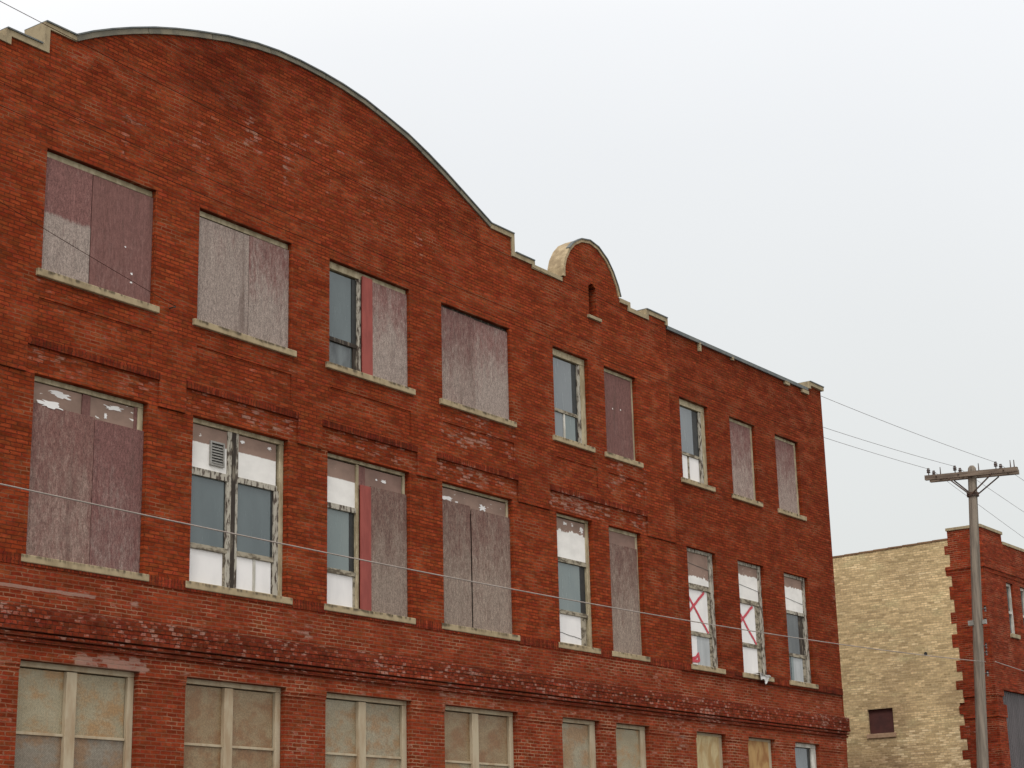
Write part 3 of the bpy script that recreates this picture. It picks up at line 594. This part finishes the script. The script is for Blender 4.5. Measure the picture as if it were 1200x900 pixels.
wmk((2, 2), M['cream'], [(T_, 't_half', 0, .41, .035, .33, .03, .02), (T_, 't_brownplain', .42, .96, .035, .19, .02, .02), ('rail', 'peel', 0, .415, .325, .36, .005, .06), (P_, 'g_pale', 0, .33, .36, .75, .05, .01), ('stile_or_shade_strip', 'dark', .33, .39, .36, .75, .045, .03), ('stile_or_shade_strip', 'cream', .39, .42, .03, 1, .0, .08),
                         ('rail', 'grime', 0, .415, .75, .78, .01, .06), ('panel', 'white', 0, .37, .78, .985, .045, .012), ('stile_or_shade_strip', 'grime', .37, .392, .78, .985, .03, .03), ('batten', 'b_fresh', .42, .50, .035, .17, -.002, .03), ('batten', 'batten', .42, .545, .165, 1, -.05, .03), (B_, 'b_browngrey', .548, 1, .155, 1, -.03, .02)], head=.025, rj=.03, label='window with glazed left half, pink batten and a grey brown board')
wmk((2, 3), M['cream'], [(T_, 't_brown', 0, .43, .03, .17, .02, .02), (T_, 't_brown', .43, .97, .03, .17, .022, .02), (B_, 'b_browngrey', 0, .43, .12, 1, -.022, .02), (B_, 'b_browngrey', .447, 1, .135, 1, -.028, .02)], head=.022, rj=.03, label='tall window behind two grey brown boards with a gap')
wmk((2, 4), M['cream'], [(T_, 't_rag', 0, .92, .03, .335, .03, .02), ('rail', 'grime', 0, .93, .335, .37, .01, .06), (P_, 'g_pale', 0, .76, .37, .735, .05, .01), ('stile_or_shade_strip', 'dark', .76, .90, .37, .735, .045, .03), ('rail', 'grime', 0, .93, .735, .765, .01, .06), ('panel', 'white', 0, .74, .765, .985, .045, .012), ('stile_or_shade_strip', 'grime', .74, .88, .765, .985, .04, .03)], head=.022, rj=.08, label='sash window with ragged brown and white transom')
wmk((2, 5), M['cream'], [(T_, 't_brownplain', 0, .94, .03, .2, .015, .02), (B_, 'b_browngrey', 0, .95, .13, 1, -.018, .02)], head=.03, rj=.06, label='narrow window closed by a grey brown board')
wmk((2, 6), M['peel'], [(T_, 't_low', 0, .86, .03, .30, .03, .02), ('rail', 'grime', 0, .88, .30, .345, .01, .06), ('panel', 'white', 0, .80, .345, .705, .045, .012), ('stile_or_shade_strip', 'grime', .80, .88, .345, 1, .035, .03), ('rail', 'grime', 0, .86, .705, .74, .01, .06), ('panel', 'white', 0, .36, .74, .985, .045, .012), ('stile_or_shade_strip', 'greywhite', .36, .42, .74, .985, .04, .03), ('panel', 'greywhite', .42, .80, .74, .985, .045, .012)], head=.03, rj=.12, label='narrow window with a red cross sprayed on its white panel and a red scrawl')
wmk((2, 7), M['peel'], [(T_, 't_quarter', 0, .90, .03, .33, .03, .02), ('rail', 'grime', 0, .88, .33, .37, .01, .06), ('panel', 'white', 0, .74, .37, .72, .045, .012), ('stile_or_shade_strip', 'grime', .74, .88, .37, .985, .035, .03), ('rail', 'grime', 0, .86, .72, .755, .01, .06), ('panel', 'white', 0, .74, .755, .985, .045, .012)], head=.03, rj=.11, label='narrow window with a red cross sprayed on its middle panel')
wmk((2, 8), M['peel'], [(T_, 't_quarter', 0, .90, .03, .34, .03, .02), ('rail', 'peel', 0, .90, .34, .37, .01, .06), (P_, 'g_dark', 0, .68, .37, .735, .05, .01), ('stile_or_shade_strip', 'oldwood', .68, .86, .37, .735, .045, .03), ('rail', 'grime', 0, .86, .735, .765, .01, .06), (P_, 'g_dark', 0, .27, .765, .985, .05, .01), ('stile_or_shade_strip', 'g_pale', .27, .36, .765, .985, .04, .03), ('panel', 'greywhite', .36, .76, .765, .985, .05, .01), ('stile_or_shade_strip', 'grime', .76, .87, .765, .985, .04, .03)], head=.03, rj=.10, label='narrow window with a dark dusty pane below a white transom')
# first storey
def f1(key, up, low, mull=(.415, .50), rail=.30):
    return wmk(key, M['f1frame'], [('mullion', 'f1frame', mull[0], mull[1], .03, 1, -.012, .1), ('rail', 'f1frame', .03, mull[0], rail, rail + .012, .02, .05), ('rail', 'f1frame', mull[1], .94, rail, rail + .012, .02, .05),
        (P_, up, .03, mull[0], .03, rail, .05, .012), (P_, up, mull[1], .94, .03, rail, .05, .012), (P_, low, .03, mull[0], rail + .012, .985, .05, .012), (P_, low, mull[1], .94, rail + .012, .985, .05, .012)], head=.025, rj=.055, lj=.03)
f1((1, 0), 'w_yellow', 'w_grey')
f1((1, 1), 'w_brown', 'w_brown')
f1((1, 2), 'w_pale', 'w_pale')
f1((1, 3), 'w_brown', 'w_yellow')
for k, m in ((4, 'w_pale'), (5, 'w_yellow')):
    wmk((1, k), M['f1frame'], [(P_, m, .03, .84, .03, .30, .04, .012), ('rail', 'f1frame', .03, .84, .30, .312, .02, .05), (P_, m, .03, .84, .312, .985, .04, .012)], head=.025, rj=.15)
wmk((1, 6), M['f1frame'], [(B_, 'plypale', 0, .86, .02, 1, -.02, .02)], head=.02, rj=.13, label='narrow window closed by a pale stained plywood sheet')
wmk((1, 7), M['f1frame'], [(B_, 'ply2', 0, .86, .02, 1, -.02, .02)], head=.02, rj=.13, label='narrow window closed by an orange brown plywood sheet')
w68 = wmk((1, 8), M['whiteframe'], [(P_, 'g_grey', .05, .70, .035, .50, .05, .01), ('stile_or_shade_strip', 'dark', .70, .80, .035, .985, .04, .03), ('rail', 'whiteframe', .05, .8, .50, .52, .02, .05), (P_, 'g_grey', .05, .70, .52, .985, .05, .01)], head=.03, rj=.2, lj=.05, label='narrow window with white frame and a cracked grey pane')
for k in range(2):
    for fl in (1, 2, 3):
        window(k, fl, M['cream'], [(B_, 'b_mid', 0, .95, .05, 1, -.01, .02)], off=True)
# small extras on windows: vent, red crosses, scrawl, cracks
def ribbon(win, name, m, paths, w, y, z_or=None):
    mb = MB()
    for pts in paths:
        for (a, b) in zip(pts, pts[1:]):
            d = Vector((b[0] - a[0], b[1] - a[1])); n = Vector((-d.y, d.x)).normalized() * w / 2
            q = [(a[0] + n.x, a[1] + n.y), (b[0] + n.x, b[1] + n.y), (b[0] - n.x, b[1] - n.y), (a[0] - n.x, a[1] - n.y)]
            f = [(p[0], y, p[1]) for p in q]; r_ = [(p[0], y + .0015, p[1]) for p in q]; y -= .0006
            mb.quad(*f); mb.quad(*r_[::-1])
            for i in range(4): j = (i + 1) % 4; mb.quad(f[i], r_[i], r_[j], f[j])
    return mb.build(name, M[m], win)
def uv_(win_g, u, t): x0, x1, s, h, fy = win_g; return (x0 + u * (x1 - x0), h - t * (h - s))
metas = {k: meta(w) for k, w in wins.items()}
for o in COL.objects:
    if '_g' in o: del o['_g']
def jit(p, q, n=6, a=.012):
    return [(p[0] + (q[0] - p[0]) * i / n + random.uniform(-a, a), p[1] + (q[1] - p[1]) * i / n + random.uniform(-a, a)) for i in range(n + 1)]
g_ = metas[(2, 6)]
ribbon(wins[(2, 6)], 'painted_cross', 'redpaint', [jit(uv_(g_, .07, .385), uv_(g_, .78, .70)), jit(uv_(g_, .07, .565), uv_(g_, .68, .355))], .066, g_[4] + .040)
ribbon(wins[(2, 6)], 'painted_scrawl', 'redpaint', [jit(uv_(g_, .10, .955), uv_(g_, .36, .90), 4, .02), jit(uv_(g_, .08, .965), uv_(g_, .40, .945), 4, .02), jit(uv_(g_, .36, .88), uv_(g_, .40, .95), 3, .01)], .07, g_[4] + .036)
g_ = metas[(2, 7)]
ribbon(wins[(2, 7)], 'painted_cross', 'redpaint', [jit(uv_(g_, .06, .425), uv_(g_, .73, .715)), jit(uv_(g_, .06, .575), uv_(g_, .64, .38))], .066, g_[4] + .040)
g_ = metas[(1, 8)]
ribbon(w68, 'crack', 'dark', [[uv_(g_, .12, .13), uv_(g_, .32, .24), uv_(g_, .5, .36)], [uv_(g_, .07, .20), uv_(g_, .36, .34)]], .02, g_[4] + .045)
for key, tt in (((2, 7), .20), ((2, 8), .22), ((2, 6), .12), ((2, 4), .90)):
    g_ = metas[key]; ribbon(wins[key], 'panel_crack', 'dark', [jit(uv_(g_, .03, tt), uv_(g_, .74 if key == (2, 4) else .88, tt + .035), 7, .004)], .010, g_[4] + (.026 if key != (2, 4) else .040))
g_ = metas[(2, 1)]; vx0, vz1 = uv_(g_, .225, .115); vx1, vz0 = uv_(g_, .37, .265); fy = g_[4]
mb = MB()
for a in ((vx0, vx0 + .03, vz0, vz1), (vx1 - .03, vx1, vz0, vz1), (vx0 + .031, vx1 - .031, vz0, vz0 + .03), (vx0 + .031, vx1 - .031, vz1 - .03, vz1)): mb.box(a[0], a[1], fy - .005, fy + .028, a[2], a[3])
vent = mb.build('vent_grille', M['vent'], wins[(2, 1)])
mb = MB(); mb.quad((vx0 + .03, fy + .027, vz0 + .03), (vx1 - .03, fy + .027, vz0 + .03), (vx1 - .03, fy + .027, vz1 - .03), (vx0 + .03, fy + .027, vz1 - .03)); mb.build('vent_opening', M['dark'], vent) if False else None
mb = MB(); n = 7
for i in range(n):
    z = vz0 + .04 + (vz1 - vz0 - .08) * (i + .5) / n; mb.quad((vx0 + .03, fy, z - .022), (vx1 - .03, fy, z - .022), (vx1 - .03, fy + .022, z + .014), (vx0 + .03, fy + .022, z + .014)); mb.quad((vx0 + .03, fy + .002, z - .024), (vx0 + .03, fy + .024, z + .012), (vx1 - .03, fy + .024, z + .012), (vx1 - .03, fy + .002, z - .024))
mb.build('slat', M['vent'], wins[(2, 1)])
part(wins[(2, 1)], 'vent_backing', M['dark'], vx0 + .03, vx1 - .03, fy + .0255, fy + .0285, vz0 + .03, vz1 - .03, bevel=0)
def chip(key, u0, u1, t0, t1, dy, m='white', n=26):
    """an irregular flake where the coat above has come off"""
    g_ = metas[key]; (a, zt), (b_, zb) = uv_(g_, u0, t0), uv_(g_, u1, t1); cx, cz, rx, rz = (a + b_) / 2, (zt + zb) / 2, (b_ - a) / 2, (zt - zb) / 2
    ring = []
    for i in range(n):
        t = 2 * math.pi * i / n; k = random.uniform(.45, 1.15); ring.append((cx + rx * k * math.copysign(abs(math.cos(t)) ** .7, math.cos(t)), cz + rz * k * math.copysign(abs(math.sin(t)) ** .7, math.sin(t))))
    y = g_[4] + dy; mb = MB(); mb.quad(*[(p[0], y, p[1]) for p in ring]); mb.quad(*[(p[0], y + .0012, p[1]) for p in ring][::-1])
    for i in range(n): j = (i + 1) % n; p, q_ = ring[i], ring[j]; mb.quad((p[0], y, p[1]), (p[0], y + .0012, p[1]), (q_[0], y + .0012, q_[1]), (q_[0], y, q_[1]))
    return mb.build('paint_chip', M[m], wins[key])
for a in (((2, 0), .16, .36, .055, .09, .0165), ((2, 0), .06, .29, .125, .165, -.0245), ((2, 0), .66, .83, .055, .085, .0165), ((2, 0), .645, .68, .11, .145, .0165),
          ((2, 3), .05, .22, .085, .115, .0165), ((2, 3), .24, .29, .105, .12, .0165), ((2, 3), .57, .69, .085, .13, .0165), ((2, 2), .70, .77, .085, .115, .0165), ((2, 2), .63, .66, .09, .105, .0165),
          ((2, 4), .30, .45, .05, .075, .0265), ((2, 4), .55, .60, .055, .075, .0265), ((2, 4), .78, .88, .06, .11, .0265), ((2, 1), .54, .59, .06, .085, .0265), ((2, 1), .83, .88, .06, .08, .0265), ((2, 5), .02, .07, .10, .14, .011),
          ((3, 0), .80, .825, .765, .785, -.0305), ((3, 0), .80, .825, .84, .86, -.0305), ((3, 0), .74, .755, .56, .575, -.0305), ((3, 5), .55, .585, .42, .44, -.013), ((3, 5), .30, .33, .44, .46, -.013)):
    chip(*a)
# service insulator where the drop wire meets the wall
mb = MB(); mb.tube([(18.86, BY + .02, 10.55), (18.86, BY - .12, 10.55)], .012); mb.lathe([(0, -.018), (.018, -.018), (.013, 0), (.018, .018), (0, .018)], (18.86, BY - .12, 10.55)); mb.build('wire_bracket', M['iron'], bld)
mb = MB(); mb.tube([(36.7, BY + .035, 6.20), (38.6, BY + .03, 6.09), (40.2, BY + .03, 6.09), (42.30, BY + .03, 6.11)], .007, 6); 
tag(mb.build('wall_cable', M['darkwire'], bld, loc=(39.5, BY, 6.1)))
# cloth snagged on the sill of the second sprayed window
bm = bmesh.new(); nx, nz = 14, 16; grid = []
cx0, cz = 37.66, 6.30
for j in range(nz + 1):
    row = []
    for i in range(nx + 1):
        u, v = i / nx, j / nz; L = .30 - .16 * abs(u - .6) + .05 * math.sin(9 * u)
        s_ = v * L
        if s_ < .16: yy, zz = BY + .085 - s_ * 1.25, cz + .012 + .012 * math.sin(8 * u + 3 * v)
        else: yy, zz = BY - .055 - .018 * math.sin(11 * u + 2) - .02 * (s_ - .16), cz + .01 - (s_ - .16)
        row.append(bm.verts.new((cx0 + .05 * v + u * (.72 - .38 * v), yy, zz - .10 * u * v)))
    grid.append(row)
for j in range(nz):
    for i in range(nx): bm.faces.new((grid[j][i], grid[j][i + 1], grid[j + 1][i + 1], grid[j + 1][i]))
me = bpy.data.meshes.new('torn_cloth'); bm.to_mesh(me); bm.free()
cl = link('torn_cloth', me, M['cloth']); settle(cl, (37.95, BY, 6.29)); sm = cl.modifiers.new('thickness', 'SOLIDIFY'); sm.thickness = .006
for p in me.polygons: p.use_smooth = True
tag(cl, 'torn dirty white cloth hanging over a stone sill below a red cross', 'cloth')

# ------------------------------------------------------------------ two-tone warehouse beyond the alley
CX = 52.71
wh = empty('brick_warehouse', (CX + 6, 20, 0)); tag(wh, 'two storey warehouse with cream brick side wall and red brick front', 'building')
random.seed(3)
teeth = []; z = 0; k = 0
while z < 12.2:
    h_ = random.choice((.27, .335, .40)); teeth.append((z, z + h_, 21.08 + (.09 if k % 2 else -.06) + random.uniform(-.05, .05))); z += h_; k += 1
def quoin(z):
    for a, b, y in teeth:
        if a <= z < b: return y
    return 21.1
SW = (23.34, 24.19, 5.97, 6.73)
def side_top(u): return 12.02 if u < 21.06 else 11.74 - (u - 21.06) * .022
def side_depth(u, z):
    if SW[0] < u < SW[1] and SW[2] < z < SW[3]: return None
    if u < quoin(z):
        if 10.62 < z < 10.98: return -.05 if z > 10.74 else -.02
        if 6.60 < z < 6.86: return .05
        if 6.22 < z < 6.60: return -.05
        return -.012
    return 0.0
zs2 = cuts(0, 12.1, [t[0] for t in teeth] + [10.62, 10.74, 10.98, 6.6, 6.86, 6.22, SW[2], SW[3]], .22)
us2 = cuts(19.992, 36.0, [t[2] for t in teeth] + [SW[0], SW[1], 21.06], .3)
def eff2(u, z): return .35 * max(0, mnoise.noise((u * .7, z * .9, 5))) + (.3 if z < 6.0 else 0)
def soot2(u, z): return max(0, min(1, (8.2 - z) * .20)) * max(0, .55 + 1.1 * mnoise.noise((u * .75, z * .9, 1))) + (.5 if u > 25.2 and z < 6.5 else 0) + .35 * max(0, mnoise.noise((u * .8, z * .8, 15)))
o = relief('side_wall', us2, zs2, side_depth, lambda u, d, z: (CX + d, u, z), top=side_top, mat=lambda u, z: 1 if u < quoin(z) else 0, mats=(M['yellow'], M['red2'], M['inside']), attrs={'efflo': eff2, 'soot_and_tone': soot2}, parent=wh, hole=.25, hole_mi=2)
o.location = -wh.location
FW = [(54.50, 55.08, 8.86, 10.48), (55.72, 56.30, 8.86, 10.48), (57.9, 58.5, 8.86, 10.48), (59.1, 59.7, 8.86, 10.48)]
DOOR = (53.42, 57.6, .0, 7.06)
def fr_top(u): return 12.02 if u < 54.48 else 11.73
def fr_depth(u, z):
    for a, b, s, h in FW:
        if a < u < b and s < z < h: return None
    if DOOR[0] < u < DOOR[1] and z < DOOR[3]: return None
    if 10.62 < z < 10.98: return -.05 if z > 10.74 else -.02
    if u < DOOR[0]:
        if 6.60 < z < 6.86: return .05
        if 6.22 < z < 6.60: return -.05
    if u < 53.25: return -.01
    return .0
us3 = cuts(CX - .014, 68.0, [v for w in FW for v in w[:2]] + [DOOR[0], DOOR[1], 54.48, 53.25], .35)
zs3 = cuts(0, 12.1, [8.86, 10.48, 7.06, 10.62, 10.74, 10.98, 6.6, 6.86, 6.22], .25)
o = relief('front_wall', us3, zs3, fr_depth, lambda u, d, z: (u, 20.0 + d, z), top=fr_top, mats=(M['red2'], M['inside']), attrs={'efflo': lambda u, z: .25 + .3 * mnoise.noise((u, z, 4)), 'soot_and_tone': lambda u, z: 0.0}, parent=wh, hole=.28, hole_mi=1)
o.location = -wh.location
mb = MB(); mb.quad((CX + .3, 20.3, 11.2), (68, 20.3, 11.2), (68, 36, 10.9), (CX + .3, 36, 10.9)); mb.quad((68, 20, 0), (68, 36, 0), (68, 36, 11.7), (68, 20, 11.7)); mb.quad((CX, 36, 0), (CX, 36, 11.3), (68, 36, 11.3), (68, 36, 0))
mb.build('roof', M['tar'], wh)
mb = MB()
strip(mb, [(CX - .06, 12.06), (54.50, 12.06)], 0, .09, 19.955, 20.40)
strip(mb, [(54.49, 11.76), (68.1, 11.76)], 0, .09, 19.965, 20.40)
mb.box(CX - .055, CX + .35, 20.401, 21.09, 11.97, 12.06)
mb.build('stone_coping', M['stone'], wh, bevel=.008)
mb = MB()
for i in range(30):
    u0 = 21.07 + i * .5; z = side_top(u0 + .25); mb.box(CX - .025, CX + .33, u0, u0 + .492, z - .035, z + .02)
mb.build('tile_coping', plain('brown_coping_tile', (.24, .145, .075), (.16, .09, .05), 2), wh, bevel=.006)
mb = MB(); mb.box(CX - .056, CX + .05, 19.944, 20.05, 10.745, 10.978); mb.box(CX - .056, CX + .05, 19.944, 20.05, 6.225, 6.597); mb.build('corner_brick', M['red2'], wh, loc=(0, 0, 0))
mb = MB(); mb.box(CX + .01, CX + .3, 20.01, 20.3, .01, 11.9); mb.build('corner_pier', M['red2'], wh, loc=(0, 0, 0))
# boarded side opening
mb = MB(); mb.box(CX + .09, CX + .12, SW[0] + .003, SW[1] - .003, SW[2] + .003, SW[3] - .003); w_ = mb.build('window', M['plaster'], wh, bevel=.003); w_['label'] = 'small square window closed by a dark maroon board'
mb = MB(); mb.box(CX - .05, CX + .09, SW[0] - .06, SW[1] + .06, SW[2] - .13, SW[2] + .004); mb.build('sill', plain('pinkish_sill_stone', (.36, .24, .155), (.28, .18, .11), 8), w_, bevel=.008)
mb = MB(); mb.lathe([(.0, -.004), (.055, -.004), (.06, .01)], (CX - .004, 22.1, 8.28), axis=(1, 0, 0)); mb.build('pipe_hole', M['dark'], wh)
for (a, b_, s, h) in FW:
    mb = MB(); mb.box(a + .003, a + .07, 20.08, 20.2, s, h - .003); mb.box(b_ - .07, b_ - .003, 20.08, 20.2, s, h - .003); mb.box(a + .072, b_ - .072, 20.08, 20.2, h - .09, h - .003); mb.box(a + .072, b_ - .072, 20.09, 20.2, s, s + .06)
    w_ = mb.build('window', M['whiteframe'], wh, bevel=.004)
    part(w_, 'meeting_rail', M['whiteframe'], a + .072, b_ - .072, 20.085, 20.15, s + .66, s + .74)
    part(w_, 'pane', M['g_dark'], a + .072, b_ - .072, 20.14, 20.15, s + .74, h - .09); part(w_, 'pane', M['g_plastic'], a + .072, b_ - .072, 20.15, 20.16, s + .06, s + .66)
    part(w_, 'sill', M['stone'], a - .07, b_ + .07, 19.93, 20.08, s - .12, s + .004, bevel=.008)
mb = MB(); n = 56; x0, x1 = DOOR[0] + .02, DOOR[1] - .02
for i in range(n):
    a, c = x0 + (x1 - x0) * i / n, x0 + (x1 - x0) * (i + 1) / n; ya, yb = (20.10, 20.125) if i % 2 else (20.125, 20.10)
    mb.quad((a, ya, .02), (c, yb, .02), (c, yb, DOOR[3] - .01), (a, ya, DOOR[3] - .01))
d_ = mb.build('loading_door', M['corr'], wh)
mb = MB(); mb.box(DOOR[0] - .25, DOOR[1] + .25, 19.985, 20.06, 7.05, 7.22); mb.build('lintel', M['red2'], wh, loc=(0, 0, 0))

# ------------------------------------------------------------------ utility pole and wires
PT, PBm = Vector((36.806, 14.0, 10.26)), Vector((36.41, 14.46, .05))
pole = empty('utility_pole', PBm); tag(pole, 'weathered wooden utility pole with a double crossarm, leaning beside the warehouse', 'utility pole')
ax = (PT - PBm).normalized()
def pt(z): return PBm + (PT - PBm) * ((z - PBm.z) / (PT.z - PBm.z))
mb = MB(); mb.tube([pt(z) for z in (.05, 1.5, 3, 4.5, 6, 7.5, 9, 10.05, 10.14, 10.19)], [.140, .132, .125, .118, .111, .104, .097, .092, .083, .045], 20); mb.build('pole', M['pole'], pole, smooth=True)
a_dir = Vector((-.02, 1, .055)).normalized()
ac = pt(9.99)
def arm_pt(y): return ac + a_dir * ((y - ac.y) / a_dir.y)
for s_ in (-1, 1):
    off = Vector((.135 * s_, 0, 0)); mb = MB(); p, q_ = arm_pt(12.96 if s_ < 0 else 13.04) + off, arm_pt(15.02) + off
    w, h = Vector((.042, 0, 0)), Vector((0, 0, .052))
    A = [p + w * i + h * j for i, j in ((-1, -1), (1, -1), (1, 1), (-1, 1))]; Bq = [q_ + w * i + h * j for i, j in ((-1, -1), (1, -1), (1, 1), (-1, 1))]
    mb.quad(*A[::-1]); mb.quad(*Bq)
    for i in range(4): j = (i + 1) % 4; mb.quad(A[i], A[j], Bq[j], Bq[i])
    mb.build('crossarm', M['arm'], pole, bevel=.006)
    for y_ in (13.50, 14.50):
        mb = MB(); mb.tube([arm_pt(y_) + Vector((.20 * s_, 0, -.05)), pt(9.55) + Vector((.125 * s_, .03 if y_ > 14 else -.03, 0))], .016, 6); mb.build('brace', M['iron'], pole)
mb = MB(); mb.lathe([(.13, -.04), (.132, .04)], pt(9.55), n=18); mb.lathe([(.118, .04), (.118, -.04)], pt(9.55), n=18); mb.build('pole_band', M['iron'], pole)
INS = [(13.42, -1), (14.33, -1), (14.93, -1)]
WIRE_AT = []
def insulator(base):
    mb = MB(); mb.tube([base, base + Vector((0, 0, .11))], .012, 6)
    mb.lathe([(.0, .05), (.038, .05), (.042, .065), (.026, .08), (.040, .095), (.042, .108), (.024, .12), (.030, .136), (.027, .152), (.0, .16)], base, n=12); mb.build('insulator', M['insul'], pole, smooth=True)
for y_, s_ in INS:
    for s2 in (-1, 1):
        base = arm_pt(y_) + Vector((.148 * s2, 0, .055)); insulator(base)
        if s2 < 0: WIRE_AT.append(base + Vector((0, 0, .14)))
for y_ in (13.02, 13.10, 13.80, 14.66):
    base = arm_pt(y_) + Vector((-.148, 0, .06)); mb = MB(); mb.tube([base, base + Vector((0, 0, .15))], [.013, .009], 6); mb.build('pin', M['iron'], pole)
for y_, s_ in ((13.25, 1), (14.25, 1), (14.75, 1)):
    c = arm_pt(y_); mb = MB(); mb.tube([c + Vector((-.22, 0, 0)), c + Vector((.22, 0, 0))], .014, 6); mb.build('through_bolt', M['iron'], pole)
side = Vector((.585, -.81, 0)).normalized()
for z, d, r_ in ((7.08, .17, .03), (6.82, .17, .03), (6.30, .16, .026), (6.16, .16, .026), (5.72, .17, .034)):
    c = pt(z) + side * d; mb = MB(); mb.tube([pt(z) + side * .1, c], .012, 6); mb.lathe([(0, -.06), (r_, -.06), (r_ * .6, -.02), (r_, .0), (r_ * .6, .03), (r_, .06), (0, .06)], c, n=10); mb.build('spool_insulator', M['insul'], pole)
mb = MB(); c = pt(6.80); mb.box(c.x - .04, c.x + .04, c.y - .19, c.y - .11, c.z - .05, c.z + .04); c = c + side * -.13; mb.box(c.x - .05, c.x + .05, c.y - .06, c.y + .06, c.z - .07, c.z + .03); mb.build('cable_clamp', M['vent'], pole)
def catenary(a, b, sag, n=60, r=.008, name='overhead_wire', m='darkwire', more=()):
    pts = []; a, b = Vector(a), Vector(b)
    for i in range(n + 1):
        t = i / n; p = a.lerp(b, t); p.z -= 4 * sag * t * (1 - t); pts.append(p)
    pts += [Vector(p) for p in more]
    return pts
def span(name, pts, r, m, label, cat='wire', group=None):
    mb = MB(); mb.tube(pts, r, 6); o = mb.build(name, M[m], smooth=True); return tag(o, label, cat, group)
w1, w2, w3 = WIRE_AT
NEXT = [Vector((80, 12.4, 7.4)), Vector((80, 13.4, 6.9)), Vector((80, 14.2, 5.4))]
lab = ['uppermost thin wire ending on the street end of the pole crossarm', 'middle thin wire ending just left of the pole top', 'lowest thin wire ending on the far left end of the pole crossarm']
labr = ['thin wire leaving the street end of the crossarm past the frame edge', 'thin wire leaving the crossarm middle over the warehouse roof', 'thin wire crossing behind the pole and over the warehouse corner']
for i, (w_, zl) in enumerate(zip((w1, w2, w3), (11.21, 10.95, 10.9))):
    a = Vector((-3, w_.y, zl))
    span('power_line', catenary(a, w_, (.723, .88, .75)[i]), .0036, 'darkwire', lab[i], group='power lines on the crossarm')
    st = w_ + Vector((.296, 0, 0))
    span('power_line', catenary(st, NEXT[i], .55), .0036, 'darkwire', labr[i], group='power lines on the crossarm')
TEL = pt(5.95) + Vector((-.02, -.15, 0))
tel = [Vector((x, 14.3 - .006 * (36.6 - x), 5.53 + .00116 * (x - 16.6) ** 2)) for x in [-4 + i * .7 for i in range(58)] if x < 36.3] + [TEL]
span('telephone_cable', tel, .0082, 'wire', 'pale cable crossing in front of the second storey windows to the pole', 'cable', 'telephone cable spans')
span('telephone_cable', catenary(TEL + side * .2, (76, 14.2, 6.2), .45), .0082, 'wire', 'pale cable running right from the pole past the warehouse corner', 'cable', 'telephone cable spans')
span('service_drop', catenary((4.0, 14.0, 10.12), (18.86, BY - .14, 10.55), .12), .0042, 'darkwire', 'thin dark wire crossing the boarded window nearest the upper left corner', 'wire')
